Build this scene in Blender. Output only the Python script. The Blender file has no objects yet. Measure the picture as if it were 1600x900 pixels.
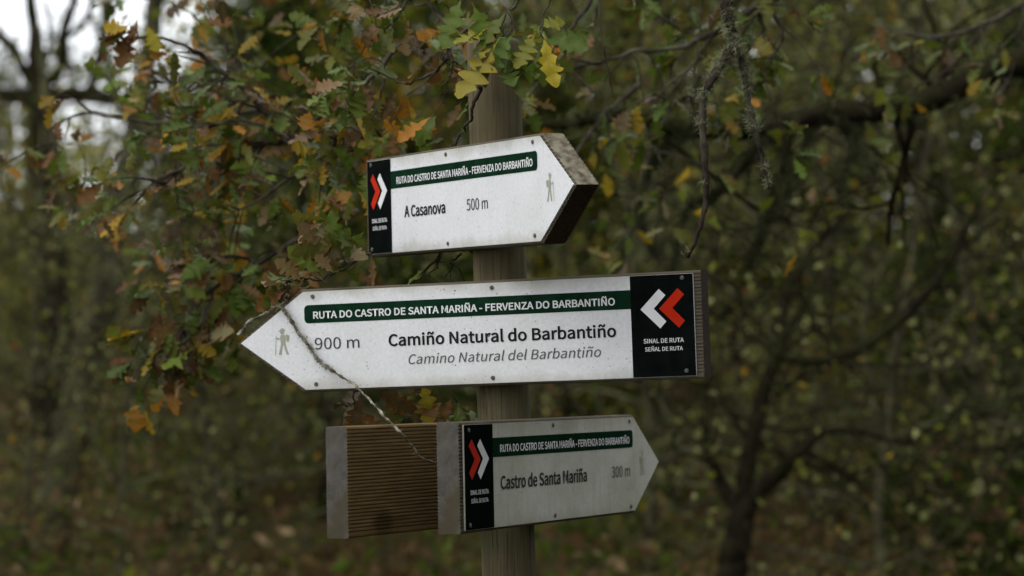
import bpy, bmesh, math, random, os
import numpy as np
from mathutils import Vector, Matrix

# ------------------------------------------------------------------ camera, sky, sun, exposure
scene = bpy.context.scene
coll = scene.collection
EYE = np.array([0.0, 0.0, 1.6])
FPX, PITCH, ROLL = 4633.4, 0.0265, 0.0109          # focal length in pixels of a 1600 px wide frame
_cp, _sp, _cr, _sr = math.cos(PITCH), math.sin(PITCH), math.cos(ROLL), math.sin(ROLL)
RC = np.array([[1, 0, 0], [0, _cp, -_sp], [0, _sp, _cp]]) @ np.array([[_cr, 0, _sr], [0, 1, 0], [-_sr, 0, _cr]])
cam_data = bpy.data.cameras.new('camera')
cam = bpy.data.objects.new('camera', cam_data)
coll.objects.link(cam)
scene.camera = cam
M = Matrix.Identity(4)
for r_ in range(3):
    M[r_][0], M[r_][1], M[r_][2], M[r_][3] = RC[r_, 0], RC[r_, 2], -RC[r_, 1], EYE[r_]
cam.matrix_world = M
cam_data.sensor_width = 36.0
cam_data.lens = FPX / 1600 * 36
cam_data.clip_start, cam_data.clip_end = 0.1, 1000
cam_data.dof.use_dof = True
cam_data.dof.focus_distance = 5.55
cam_data.dof.aperture_fstop = 3.8
cam_data.dof.aperture_blades = 0

SUN_EL, SUN_AZ = math.radians(50), math.radians(238)   # azimuth clockwise from +Y: light from behind the camera's left shoulder
world = bpy.data.worlds.new('World')
scene.world = world
world.use_nodes = True
wn, wl = world.node_tree.nodes, world.node_tree.links
wn.clear()
sky = wn.new('ShaderNodeTexSky')
sky.sky_type = 'NISHITA'
sky.sun_disc = False
sky.sun_elevation = SUN_EL
sky.sun_rotation = SUN_AZ
sky.dust_density = 6.0
sky.air_density = 1.0
hs = wn.new('ShaderNodeHueSaturation')
hs.inputs['Saturation'].default_value = 0.22       # overcast: the cloud deck takes the blue out
cloud = wn.new('ShaderNodeMix'); cloud.data_type = 'RGBA'; cloud.inputs[0].default_value = 0.85
cloud.inputs[7].default_value = (10.6, 11.0, 11.5, 1)   # even white cloud
bg = wn.new('ShaderNodeBackground')
bg.inputs['Strength'].default_value = 0.13
wo = wn.new('ShaderNodeOutputWorld')
wl.new(sky.outputs[0], hs.inputs['Color']); wl.new(hs.outputs[0], cloud.inputs[6]); wl.new(cloud.outputs[2], bg.inputs[0]); wl.new(bg.outputs[0], wo.inputs[0])

sun_data = bpy.data.lights.new('sun', 'SUN')
sun_data.energy = 0.7
sun_data.angle = math.radians(40)
sun_data.color = (1.0, 0.97, 0.93)
sun = bpy.data.objects.new('sun', sun_data)
coll.objects.link(sun)
sdir = Vector((math.sin(SUN_AZ) * math.cos(SUN_EL), math.cos(SUN_AZ) * math.cos(SUN_EL), math.sin(SUN_EL)))
sun.rotation_euler = sdir.to_track_quat('Z', 'Y').to_euler()
sun.location = (-6, -4, 12)

vs = scene.view_settings
vs.view_transform = 'Standard'; vs.look = 'None'; vs.gamma = 1.0; vs.use_curve_mapping = False
vs.exposure = 0.40
scene.render.engine = 'CYCLES'
scene.cycles.max_bounces = 5
scene.cycles.diffuse_bounces = 3
scene.cycles.glossy_bounces = 2
scene.cycles.transmission_bounces = 3
scene.cycles.use_denoising = True

# ------------------------------------------------------------------ helpers
rng = np.random.default_rng(7)
random.seed(7)

def at(px, py, depth):
    """the point `depth` metres out along the view through a photograph pixel"""
    q = np.array([(px - 800) / FPX, 1.0, (450 - py) / FPX])
    return EYE + RC @ q * depth

def to_px(p):
    q = RC.T @ (np.asarray(p) - EYE)
    return 800 + FPX * q[0] / q[1], 450 - FPX * q[2] / q[1], q[1]

def before_sign(p, grow=6):
    """is this point in front of a sign face? leaves keep clear of the boards"""
    x, y, d = to_px(p)
    if 573 - grow < x < 940 and 252 - .155 * (x - 573) - grow < y < 400 - .065 * (x - 573) + grow and d < 6.2: return True
    if 372 < x < 1107 and 424 + (1107 - x) * .045 < y < 612 and d < 5.95 and (x > 480 or abs(y - 535) < (x - 372) * .72): return True
    return False

def tag(o, label=None, cat=None, group=None, kind=None):
    if label: o['label'] = label
    if cat: o['category'] = cat
    if group: o['group'] = group
    if kind: o['kind'] = kind
    return o

def empty(name, loc=(0, 0, 0)):
    o = bpy.data.objects.new(name, None)
    o.location = loc
    o.empty_display_size = 0.1
    coll.objects.link(o)
    return o

def link(name, me, parent=None, mat=None):
    if mat is not None and not me.materials:
        me.materials.append(mat)
    o = bpy.data.objects.new(name, me)
    coll.objects.link(o)
    if parent is not None:
        o.parent = parent
    return o

def np_mesh(name, V, F, smooth=False, attr=None, mats=None):
    """V (n,3), F (m,k) with one k for the whole mesh; attr: per-face float 'tone'"""
    V = np.asarray(V, np.float32); F = np.asarray(F, np.int32)
    me = bpy.data.meshes.new(name)
    m, k = F.shape
    me.vertices.add(len(V)); me.vertices.foreach_set('co', V.ravel())
    me.loops.add(m * k); me.loops.foreach_set('vertex_index', F.ravel())
    me.polygons.add(m)
    me.polygons.foreach_set('loop_start', np.arange(0, m * k, k, dtype=np.int32))
    me.polygons.foreach_set('loop_total', np.full(m, k, np.int32))
    me.polygons.foreach_set('use_smooth', np.full(m, smooth, bool))
    if attr is not None:
        a = me.attributes.new('tone', 'FLOAT', 'FACE')
        a.data.foreach_set('value', np.asarray(attr, np.float32))
    me.update(calc_edges=True)
    me.validate()
    if mats: me.materials.append(mats)
    return me

class Tubes:
    """collects tapered tubes along polylines as quads"""
    def __init__(s): s.V = []; s.F = []; s.n = 0
    def add(s, P, R, sides=6, rough=0.0):
        P = np.asarray(P, float); R = np.asarray(R, float); n = len(P)
        T = np.gradient(P, axis=0); T /= np.linalg.norm(T, axis=1, keepdims=True) + 1e-9
        up = np.array([0.31, 0.17, 0.93])
        if abs(T[0] @ up) > 0.9: up = np.array([0.93, 0.31, 0.17])
        A = np.cross(T, up); A /= np.linalg.norm(A, axis=1, keepdims=True) + 1e-9
        B = np.cross(T, A)
        th = np.linspace(0, 2 * np.pi, sides, endpoint=False)
        rr = R[:, None] * (1 + rough * rng.uniform(-1, 1, (n, sides)))
        ring = P[:, None, :] + rr[..., None] * (np.cos(th)[None, :, None] * A[:, None, :] + np.sin(th)[None, :, None] * B[:, None, :])
        s.V.append(ring.reshape(-1, 3))
        i = np.arange(n - 1)[:, None] * sides; j = np.arange(sides)[None, :]; j2 = (j + 1) % sides
        s.F.append((np.stack([i + j, i + j2, i + sides + j2, i + sides + j], -1).reshape(-1, 4)) + s.n)
        s.n += n * sides
        tip = n * sides                                            # close the ends
        s.V.append(P[[0, -1]]);
        b = s.n
        e0 = s.n - tip + np.arange(sides); e1 = s.n - sides + np.arange(sides)
        s.F.append(np.stack([np.full(sides, b), np.roll(e0, -1), e0, np.full(sides, b)], -1)[:, [0, 1, 2, 2]])
        s.F.append(np.stack([np.full(sides, b + 1), e1, np.roll(e1, -1), np.full(sides, b)], -1)[:, [0, 1, 2, 2]])
        s.n += 2
    def mesh(s, name, mat):
        V = np.concatenate(s.V); F = np.concatenate(s.F)
        me = bpy.data.meshes.new(name)
        tri = F[:, 2] == F[:, 3]
        q, t = F[~tri], F[tri][:, :3]
        loops = np.concatenate([q.ravel(), t.ravel()]).astype(np.int32)
        tot = np.concatenate([np.full(len(q), 4), np.full(len(t), 3)]).astype(np.int32)
        st = np.concatenate([[0], np.cumsum(tot)[:-1]]).astype(np.int32)
        me.vertices.add(len(V)); me.vertices.foreach_set('co', V.astype(np.float32).ravel())
        me.loops.add(len(loops)); me.loops.foreach_set('vertex_index', loops)
        me.polygons.add(len(tot)); me.polygons.foreach_set('loop_start', st); me.polygons.foreach_set('loop_total', tot)
        me.polygons.foreach_set('use_smooth', np.ones(len(tot), bool))
        me.update(calc_edges=True); me.validate()
        me.materials.append(mat)
        return me

def curve_pts(P, n):
    """Catmull-Rom through P, n points"""
    P = np.asarray(P, float)
    Q = np.vstack([2 * P[0] - P[1], P, 2 * P[-1] - P[-2]])
    out = []
    for t in np.linspace(0, len(P) - 1 - 1e-6, n):
        i = int(t); u = t - i
        a, b, c, d = Q[i], Q[i + 1], Q[i + 2], Q[i + 3]
        out.append(0.5 * (2 * b + (c - a) * u + (2 * a - 5 * b + 4 * c - d) * u * u + (3 * b - a - 3 * c + d) * u ** 3))
    return np.array(out)

def wiggle(P, amp):
    P = P.copy(); n = len(P)
    w = np.cumsum(rng.normal(0, 1, P.shape), axis=0); w -= np.linspace(0, 1, n)[:, None] * w[-1] + (1 - np.linspace(0, 1, n)[:, None]) * w[0]
    return P + w * amp

def unit(v): v = np.asarray(v, float); return v / (np.linalg.norm(v) + 1e-9)

# ------------------------------------------------------------------ materials
def new_mat(name):
    m = bpy.data.materials.new(name); m.use_nodes = True
    nt = m.node_tree; nt.nodes.clear()
    out = nt.nodes.new('ShaderNodeOutputMaterial')
    return m, nt.nodes, nt.links, out

def ramp(nodes, stops):
    r = nodes.new('ShaderNodeValToRGB')
    e = r.color_ramp.elements
    while len(e) > 1: e.remove(e[-1])
    e[0].position, e[0].color = stops[0][0], (*stops[0][1], 1)
    for p, c in stops[1:]:
        k = e.new(p); k.color = (*c, 1)
    return r

def noise(nodes, links, scale, detail=4, vec=None, rough=0.55):
    n = nodes.new('ShaderNodeTexNoise'); n.inputs['Scale'].default_value = scale
    n.inputs['Detail'].default_value = detail; n.inputs['Roughness'].default_value = rough
    if vec is not None: links.new(vec, n.inputs['Vector'])
    return n

def coords(nodes, links, scale=(1, 1, 1)):
    tc = nodes.new('ShaderNodeTexCoord'); mp = nodes.new('ShaderNodeMapping')
    mp.inputs['Scale'].default_value = scale
    links.new(tc.outputs['Object'], mp.inputs['Vector'])
    return mp.outputs[0]

def mix(nodes, links, fac, a, b, mode='MIX'):
    m = nodes.new('ShaderNodeMix'); m.data_type = 'RGBA'; m.blend_type = mode
    for v, s in ((fac, 0), (a, 6), (b, 7)):
        if hasattr(v, 'is_output'): links.new(v, m.inputs[s])
        elif s == 0: m.inputs[0].default_value = v
        else: m.inputs[s].default_value = (*v, 1)
    return m.outputs[2]

def bsdf(nodes, links, out, col, rough=0.7, spec=0.3, bump=None, bstr=0.3, bdist=0.002):
    b = nodes.new('ShaderNodeBsdfPrincipled')
    if hasattr(col, 'is_output'): links.new(col, b.inputs['Base Color'])
    else: b.inputs['Base Color'].default_value = (*col, 1)
    if hasattr(rough, 'is_output'): links.new(rough, b.inputs['Roughness'])
    else: b.inputs['Roughness'].default_value = rough
    b.inputs['Specular IOR Level'].default_value = spec
    if bump is not None:
        bp = nodes.new('ShaderNodeBump'); bp.inputs['Strength'].default_value = bstr; bp.inputs['Distance'].default_value = bdist
        links.new(bump, bp.inputs['Height']); links.new(bp.outputs[0], b.inputs['Normal'])
    if out is not None: links.new(b.outputs[0], out.inputs[0])
    return b

def wood_mat(name, dark, light, grain=(3, 40, 40), algae=None, algae_amt=0.5):
    m, N, L, out = new_mat(name)
    v = coords(N, L, grain)
    n1 = noise(N, L, 3.0, 6, v); n2 = noise(N, L, 14, 3, coords(N, L))
    r = ramp(N, [(0.3, dark), (0.7, light)]); L.new(n1.outputs[0], r.inputs[0])
    c = mix(N, L, 0.45, r.outputs[0], mix(N, L, n2.outputs[0], dark, light))
    if algae:
        n3 = noise(N, L, 9, 5, coords(N, L)); r3 = ramp(N, [(0.45, (0, 0, 0)), (0.68, (algae_amt,) * 3)]); L.new(n3.outputs[0], r3.inputs[0])
        c = mix(N, L, r3.outputs[0], c, algae)
    nc = noise(N, L, 2.2, 3, coords(N, L, tuple(g * 1.6 if g > 10 else g * 0.6 for g in grain)), 0.4); rc = ramp(N, [(0.64, (0, 0, 0)), (0.69, (0.55,) * 3)]); L.new(nc.outputs[0], rc.inputs[0])
    c = mix(N, L, rc.outputs[0], c, tuple(k * 0.25 for k in dark))            # drying cracks
    vk = N.new('ShaderNodeTexVoronoi'); vk.inputs['Scale'].default_value = 7; L.new(coords(N, L, tuple(1.0 if g > 10 else 0.6 for g in grain)), vk.inputs['Vector'])
    rk = ramp(N, [(0.10, (0.75,) * 3), (0.2, (0, 0, 0))]); L.new(vk.outputs['Distance'], rk.inputs[0])
    c = mix(N, L, rk.outputs[0], c, tuple(k * 0.5 for k in dark))             # knots
    bsdf(N, L, out, c, 0.85, 0.1, n1.outputs[0], 0.6, 0.002)
    return m

M_board = wood_mat('weathered_board_wood', (0.08, 0.049, 0.019), (0.23, 0.152, 0.066), (3, 60, 60))
M_board_grey = wood_mat('greyed_board_wood', (0.045, 0.036, 0.025), (0.13, 0.11, 0.08), (3, 60, 60))
M_post = wood_mat('round_post_wood', (0.05, 0.04, 0.021), (0.15, 0.122, 0.07), (60, 60, 2.2), (0.075, 0.082, 0.04), 0.55)

M_shade_wood = wood_mat('shade_darkened_board_wood', (0.014, 0.009, 0.006), (0.06, 0.04, 0.025), (8, 60, 60))  # shade of the lower tip faces and one tail end, put into the colour
def endgrain_mat():
    m, N, L, out = new_mat('sawn_end_grain')
    tc = N.new('ShaderNodeTexCoord'); mp = N.new('ShaderNodeMapping')
    mp.inputs['Location'].default_value = (0, -0.09, 0.03); L.new(tc.outputs['Object'], mp.inputs['Vector'])
    w = N.new('ShaderNodeTexWave'); w.wave_type = 'RINGS'; w.rings_direction = 'X'
    w.inputs['Scale'].default_value = 95; w.inputs['Distortion'].default_value = 5; w.inputs['Detail'].default_value = 3
    w.inputs['Detail Scale'].default_value = 2
    L.new(mp.outputs[0], w.inputs['Vector'])
    n = noise(N, L, 34, 8, coords(N, L), 0.7)
    r = ramp(N, [(0.28, (0.022, 0.019, 0.014)), (0.62, (0.085, 0.077, 0.064))]); L.new(n.outputs[0], r.inputs[0])
    c = mix(N, L, w.outputs[1], r.outputs[0], (0.12, 0.113, 0.104)); 
    c2 = mix(N, L, 0.4, r.outputs[0], c)
    n2 = noise(N, L, 11, 4, coords(N, L)); r2 = ramp(N, [(0.5, (0, 0, 0)), (0.66, (0.8,) * 3)]); L.new(n2.outputs[0], r2.inputs[0])
    c3 = mix(N, L, r2.outputs[0], c2, (0.05, 0.04, 0.02))
    bsdf(N, L, out, c3, 0.85, 0.2, w.outputs[1], 0.2, 0.001)
    return m
M_end = endgrain_mat()

def lichen_wood_mat():
    m, N, L, out = new_mat('lichened_end_grain')
    n = noise(N, L, 60, 6, coords(N, L)); r = ramp(N, [(0.36, (0.06, 0.05, 0.034)), (0.5, (0.125, 0.11, 0.075)), (0.66, (0.2, 0.18, 0.13))]); L.new(n.outputs[0], r.inputs[0])
    bsdf(N, L, out, r.outputs[0], 0.9, 0.1, n.outputs[0], 0.7, 0.002)
    return m
M_tipwood = lichen_wood_mat()

def panel_mat(name, base, stain, amt):
    m, N, L, out = new_mat(name)
    v = coords(N, L)
    n = noise(N, L, 7, 6, v, 0.65); r = ramp(N, [(0.4, (0, 0, 0)), (0.75, (amt,) * 3)]); L.new(n.outputs[0], r.inputs[0])
    c = mix(N, L, r.outputs[0], base, stain)
    ns = noise(N, L, 150, 2, v); rs = ramp(N, [(0.35, (0.9,) * 3), (0.65, (1.0,) * 3)]); L.new(ns.outputs[0], rs.inputs[0])
    c = mix(N, L, 1.0, c, rs.outputs[0], 'MULTIPLY')
    streak = noise(N, L, 4, 4, coords(N, L, (22, 1, 2.0))); r4 = ramp(N, [(0.55, (0, 0, 0)), (0.8, (amt * 0.8,) * 3)]); L.new(streak.outputs[0], r4.inputs[0])
    c = mix(N, L, r4.outputs[0], c, stain)
    sx = N.new('ShaderNodeSeparateXYZ'); L.new(v, sx.inputs[0])
    ab = N.new('ShaderNodeMath'); ab.operation = 'ABSOLUTE'; L.new(sx.outputs[2], ab.inputs[0])
    nd = noise(N, L, 18, 5, v); ed = N.new('ShaderNodeMath'); ed.operation = 'MULTIPLY_ADD'; ed.inputs[1].default_value = 0.05; L.new(nd.outputs[0], ed.inputs[0]); L.new(ab.outputs[0], ed.inputs[2])
    er = ramp(N, [(0.098, (0, 0, 0)), (0.135, (0.75,) * 3)]); L.new(ed.outputs[0], er.inputs[0])
    c = mix(N, L, er.outputs[0], c, (0.25, 0.235, 0.15))                  # grime and algae creeping in from the edges
    patch = noise(N, L, 6, 3, v); pr = ramp(N, [(0.4, (0.05,) * 3), (0.62, (1,) * 3)]); L.new(patch.outputs[0], pr.inputs[0])
    for sc, thr, dens in ((55, 0.10, 0.55), (120, 0.14, 0.6), (23, 0.05, 0.4)):       # fly specks and spattered dirt
        vo = N.new('ShaderNodeTexVoronoi'); vo.inputs['Scale'].default_value = sc; L.new(v, vo.inputs['Vector'])
        lt = N.new('ShaderNodeMath'); lt.operation = 'LESS_THAN'; lt.inputs[1].default_value = thr; L.new(vo.outputs['Distance'], lt.inputs[0])
        sp = N.new('ShaderNodeSeparateColor'); L.new(vo.outputs['Color'], sp.inputs[0])
        gt = N.new('ShaderNodeMath'); gt.operation = 'GREATER_THAN'; gt.inputs[1].default_value = dens; L.new(sp.outputs[0], gt.inputs[0])
        mu = N.new('ShaderNodeMath'); mu.operation = 'MULTIPLY'; L.new(lt.outputs[0], mu.inputs[0]); L.new(gt.outputs[0], mu.inputs[1])
        m2 = N.new('ShaderNodeMath'); m2.operation = 'MULTIPLY'; L.new(mu.outputs[0], m2.inputs[0]); L.new(pr.outputs[0], m2.inputs[1])
        c = mix(N, L, m2.outputs[0], c, (0.16, 0.14, 0.12))
    bsdf(N, L, out, c, 0.55, 0.3, n.outputs[0], 0.05, 0.001)
    return m
M_panel = panel_mat('white_sign_sheet', (0.675, 0.675, 0.685), (0.46, 0.455, 0.41), 0.3)
M_panel_algae_shade = panel_mat('algae_stained_shaded_white_sheet', (0.50, 0.495, 0.44), (0.30, 0.295, 0.19), 0.8)  # algae stain, with the lowest sign's shade also put into its base colour

def flat_mat(name, col, rough=0.5, var=0.15, spec=0.3):
    m, N, L, out = new_mat(name)
    n = noise(N, L, 30, 5, coords(N, L)); r = ramp(N, [(0.3, tuple(c * (1 - var) for c in col)), (0.7, tuple(min(1, c * (1 + var)) for c in col))]); L.new(n.outputs[0], r.inputs[0])
    bsdf(N, L, out, r.outputs[0], rough, spec)
    return m
M_black = flat_mat('black_sign_print', (0.004, 0.0055, 0.005), 0.7, 0.3, 0.0)
M_green = flat_mat('dark_green_sign_print', (0.006, 0.024, 0.012), 0.7, 0.3, 0.0)
M_white = flat_mat('white_sign_print', (0.63, 0.63, 0.63), 0.5, 0.06)
M_red = flat_mat('red_sign_print', (0.44, 0.022, 0.007), 0.6, 0.12, 0.02)
M_ink = flat_mat('dark_green_black_ink', (0.006, 0.008, 0.007), 0.6, .15, .1)
M_ink_thin = flat_mat('thin_grey_ink', (0.018, 0.022, 0.02), 0.5)
M_ink_light = flat_mat('fine_italic_ink', (0.06, 0.068, 0.062), 0.5)
M_hiker = flat_mat('faded_olive_print', (0.30, 0.30, 0.235), 0.6)
M_screw = flat_mat('dull_screw_steel', (0.07, 0.065, 0.06), 0.45, 0.4, 0.5)

def bark_mat(name, dark, light, moss, moss_amt, scale=30):
    m, N, L, out = new_mat(name)
    v = coords(N, L)
    n = noise(N, L, scale, 6, v, 0.65); r = ramp(N, [(0.35, dark), (0.68, light)]); L.new(n.outputs[0], r.inputs[0])
    n2 = noise(N, L, scale * 0.22, 5, v); r2 = ramp(N, [(0.42, (0, 0, 0)), (0.62, (moss_amt,) * 3)]); L.new(n2.outputs[0], r2.inputs[0])
    c = mix(N, L, r2.outputs[0], r.outputs[0], moss)
    bsdf(N, L, out, c, 1.0, 0.0, n.outputs[0], 0.7, 0.006)
    return m
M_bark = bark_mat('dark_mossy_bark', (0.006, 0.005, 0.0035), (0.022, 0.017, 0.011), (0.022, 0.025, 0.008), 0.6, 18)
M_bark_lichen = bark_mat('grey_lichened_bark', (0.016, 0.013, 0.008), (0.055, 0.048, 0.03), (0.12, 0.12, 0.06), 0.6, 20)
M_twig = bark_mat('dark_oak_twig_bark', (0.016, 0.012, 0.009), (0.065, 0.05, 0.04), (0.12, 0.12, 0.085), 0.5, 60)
M_twig_pale = bark_mat('pale_lichened_twig_bark', (0.03, 0.02, 0.014), (0.17, 0.13, 0.095), (0.42, 0.40, 0.32), 0.8, 210)

def lichen_mat():
    m, N, L, out = new_mat('grey_green_lichen')
    n = noise(N, L, 40, 4, coords(N, L)); r = ramp(N, [(0.3, (0.085, 0.088, 0.045)), (0.7, (0.26, 0.265, 0.165))]); L.new(n.outputs[0], r.inputs[0])
    bsdf(N, L, out, r.outputs[0], 0.95, 0.1)
    return m
M_lichen = lichen_mat()

def leaf_shader(N, L, out, c, gloss=0.45, trans=0.3, spec=0.16):
    b = bsdf(N, L, None, c, gloss, spec)
    t = N.new('ShaderNodeBsdfTranslucent'); L.new(c, t.inputs['Color'])
    s = N.new('ShaderNodeMixShader'); s.inputs[0].default_value = trans
    L.new(b.outputs[0], s.inputs[1]); L.new(t.outputs[0], s.inputs[2]); L.new(s.outputs[0], out.inputs[0])

def oak_leaf_mat():
    """each leaf's own colour, browning towards the margin in blotches, paler veins"""
    m, N, L, out = new_mat('oak_leaf')
    oi = N.new('ShaderNodeObjectInfo')
    ed = N.new('ShaderNodeAttribute'); ed.attribute_name = 'edge'
    v = coords(N, L, (14, 14, 14))
    tc = N.new('ShaderNodeVectorMath'); tc.operation = 'ADD'; L.new(v, tc.inputs[0])
    rv = N.new('ShaderNodeCombineXYZ'); ml = N.new('ShaderNodeMath'); ml.operation = 'MULTIPLY'; ml.inputs[1].default_value = 37.0
    L.new(oi.outputs['Random'], ml.inputs[0]); L.new(ml.outputs[0], rv.inputs[0]); L.new(ml.outputs[0], rv.inputs[1]); L.new(rv.outputs[0], tc.inputs[1])
    n = noise(N, L, 3.0, 4, tc.outputs[0])
    a = N.new('ShaderNodeMath'); a.operation = 'MULTIPLY_ADD'; a.inputs[1].default_value = 0.22; L.new(ed.outputs['Fac'], a.inputs[0]); L.new(n.outputs[0], a.inputs[2])
    sh = N.new('ShaderNodeMath'); sh.operation = 'MULTIPLY_ADD'; sh.inputs[1].default_value = 0.35; sh.inputs[2].default_value = -0.17
    L.new(oi.outputs['Random'], sh.inputs[0])
    ad = N.new('ShaderNodeMath'); ad.operation = 'ADD'; L.new(a.outputs[0], ad.inputs[0]); L.new(sh.outputs[0], ad.inputs[1])
    r = ramp(N, [(0.70, (0, 0, 0)), (0.88, (0.85,) * 3)]); L.new(ad.outputs[0], r.inputs[0])
    n2 = noise(N, L, 7, 3, tc.outputs[0]); r2 = ramp(N, [(0.3, (0.5, 0.55, 0.6)), (0.5, (0.95, 1.0, 0.9)), (0.72, (1.9, 1.45, 1.0))]); L.new(n2.outputs[0], r2.inputs[0])
    base = mix(N, L, 1.0, oi.outputs['Color'], r2.outputs[0], 'MULTIPLY')
    rust = mix(N, L, n2.outputs[0], (0.11, 0.035, 0.008), (0.24, 0.12, 0.025))
    c = mix(N, L, r.outputs[0], base, rust)
    n5 = noise(N, L, 24, 3, tc.outputs[0]); r5 = ramp(N, [(0.34, (0.5, 0.42, 0.35)), (0.42, (1, 1, 1)), (0.7, (1.25, 1.2, 1.1))]); L.new(n5.outputs[0], r5.inputs[0])
    c = mix(N, L, 1.0, c, r5.outputs[0], 'MULTIPLY')                  # specks and blotches
    gm = N.new('ShaderNodeAttribute'); gm.attribute_name = 'vein'
    gq = N.new('ShaderNodeMath'); gq.operation = 'MULTIPLY'; L.new(gm.outputs['Fac'], gq.inputs[0]); L.new(n.outputs[0], gq.inputs[1])
    gz = N.new('ShaderNodeMath'); gz.operation = 'MULTIPLY'; gz.inputs[1].default_value = 0.4; L.new(gq.outputs[0], gz.inputs[0])
    c = mix(N, L, gz.outputs[0], c, (0.06, 0.085, 0.008))             # the last green stays along the midrib
    vein = N.new('ShaderNodeAttribute'); vein.attribute_name = 'vein'
    vm = N.new('ShaderNodeMath'); vm.operation = 'MULTIPLY'; vm.inputs[1].default_value = 0.1; L.new(vein.outputs['Fac'], vm.inputs[0])
    c = mix(N, L, vm.outputs[0], c, (0.28, 0.27, 0.12))
    leaf_shader(N, L, out, c, 0.4, 0.34, 0.13)
    return m
M_leaf = oak_leaf_mat()

def foliage_mat(name, stops):
    m, N, L, out = new_mat(name)
    a = N.new('ShaderNodeAttribute'); a.attribute_name = 'tone'
    r = ramp(N, stops); r.color_ramp.interpolation = 'LINEAR'; L.new(a.outputs['Fac'], r.inputs[0])
    leaf_shader(N, L, out, r.outputs[0], 0.6, 0.35, 0.03)
    return m
G = dict(deep=(0.022, 0.038, 0.004), green=(0.055, 0.085, 0.008), olive=(0.125, 0.13, 0.015), grey=(0.18, 0.19, 0.065),
         pale=(0.27, 0.26, 0.12), yellow=(0.30, 0.18, 0.01), rust=(0.17, 0.062, 0.014), brown=(0.09, 0.05, 0.022), tan=(0.27, 0.18, 0.10))
M_fol_green = foliage_mat('autumn_green_foliage', [(0, G['deep']), (0.3, G['green']), (0.6, G['olive']), (0.75, G['yellow']), (0.85, G['rust']), (0.93, G['brown']), (1, G['tan'])])
M_fol_grey = foliage_mat('lichen_grey_foliage', [(0, G['green']), (0.25, G['olive']), (0.55, G['grey']), (0.75, G['pale']), (0.85, G['yellow']), (0.93, G['brown']), (1, G['rust'])])
M_fol_far = foliage_mat('far_pale_olive_foliage', [(0, G['green']), (0.3, (0.17, 0.17, 0.025)), (0.6, (0.30, 0.28, 0.065)), (0.8, (0.38, 0.33, 0.12)), (0.9, G['yellow']), (1, G['brown'])])
M_fol_dark = foliage_mat('dark_evergreen_foliage', [(0, G['deep']), (0.5, G['deep']), (0.8, G['green']), (1, G['olive'])])
M_under = foliage_mat('bracken_and_bramble', [(0, G['deep']), (0.2, G['green']), (0.36, (0.06, 0.07, 0.012)), (0.52, G['brown']), (0.68, (0.085, 0.058, 0.026)), (0.84, (0.16, 0.115, 0.055)), (0.93, G['olive']), (1, G['tan'])])

def ground_mat():
    m, N, L, out = new_mat('leaf_littered_earth')
    v = coords(N, L)
    n = noise(N, L, 9, 8, v, 0.7); r = ramp(N, [(0.3, (0.018, 0.015, 0.009)), (0.5, (0.05, 0.04, 0.02)), (0.7, (0.095, 0.07, 0.035))]); L.new(n.outputs[0], r.inputs[0])
    n2 = noise(N, L, 0.8, 5, v); r2 = ramp(N, [(0.42, (0, 0, 0)), (0.6, (0.85,) * 3)]); L.new(n2.outputs[0], r2.inputs[0])
    c = mix(N, L, r2.outputs[0], r.outputs[0], (0.04, 0.055, 0.014))
    bsdf(N, L, out, c, 1.0, 0.0, n.outputs[0], 0.8, 0.03)
    return m
M_ground = ground_mat()

# ------------------------------------------------------------------ terrain
def terrain(x, y):
    x = np.asarray(x, float); y = np.asarray(y, float)
    s = np.clip((y - 13) / 16, 0, 1); s = s * s * (3 - 2 * s)
    h = 1.5 * s + np.clip(y - 29, 0, 200) * 0.05
    h = h * (1.0 - 0.25 * np.exp(-((x + 6 + (y - 20) * 0.1) / 4.0) ** 2))
    return h + 0.07 * np.sin(x * 1.3 + y * 0.7) * np.clip(y / 10, 0, 1) + 0.05 * np.sin(x * 2.9 - y * 1.9)

gx = np.concatenate([np.linspace(-150, -20, 27), np.linspace(-19, 19, 77), np.linspace(20, 150, 27)])
gy = np.concatenate([np.linspace(-60, -5, 12), np.linspace(-4, 45, 99), np.linspace(47, 250, 40)])
GX, GY = np.meshgrid(gx, gy)
GV = np.stack([GX.ravel(), GY.ravel(), terrain(GX, GY).ravel()], 1)
nx = len(gx); ii = np.arange(len(gy) - 1)[:, None] * nx + np.arange(nx - 1)[None, :]
GF = np.stack([ii, ii + 1, ii + nx + 1, ii + nx], -1).reshape(-1, 4)
tag(link('ground', np_mesh('ground', GV, GF, True, mats=M_ground)), 'brown woodland ground strewn with leaf litter rising to a bank', kind='structure')

# ------------------------------------------------------------------ signs
HP = 0.19                                            # panel height
UL, TIP = 4.273, 0.718                               # straight length and point, in panel heights
def frame(yaw, tilt, lean):
    d = np.array([math.cos(yaw), math.sin(yaw), 0]); n = np.array([math.sin(yaw), -math.cos(yaw), 0]); k = np.array([0, 0, 1.0])
    d2 = d * math.cos(tilt) + k * math.sin(tilt); k2 = k * math.cos(tilt) - d * math.sin(tilt)
    n2 = n * math.cos(lean) + k2 * math.sin(lean); k3 = k2 * math.cos(lean) - n * math.sin(lean)
    return d2, n2, k3

def pose_matrix(o, yaw, tilt, lean):
    d, n, k = frame(yaw, tilt, lean)
    mm = Matrix.Identity(4)
    for i in range(3):
        mm[i][0], mm[i][1], mm[i][2], mm[i][3] = d[i], -n[i], k[i], o[i] + EYE[i]
    return mm

FONT = None
try:
    fp = os.path.join(bpy.utils.system_resource('DATAFILES', path='fonts'), 'Noto Sans CJK Regular.woff2')
    if os.path.exists(fp): FONT = bpy.data.fonts.load(fp)
except Exception:
    FONT = None

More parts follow.
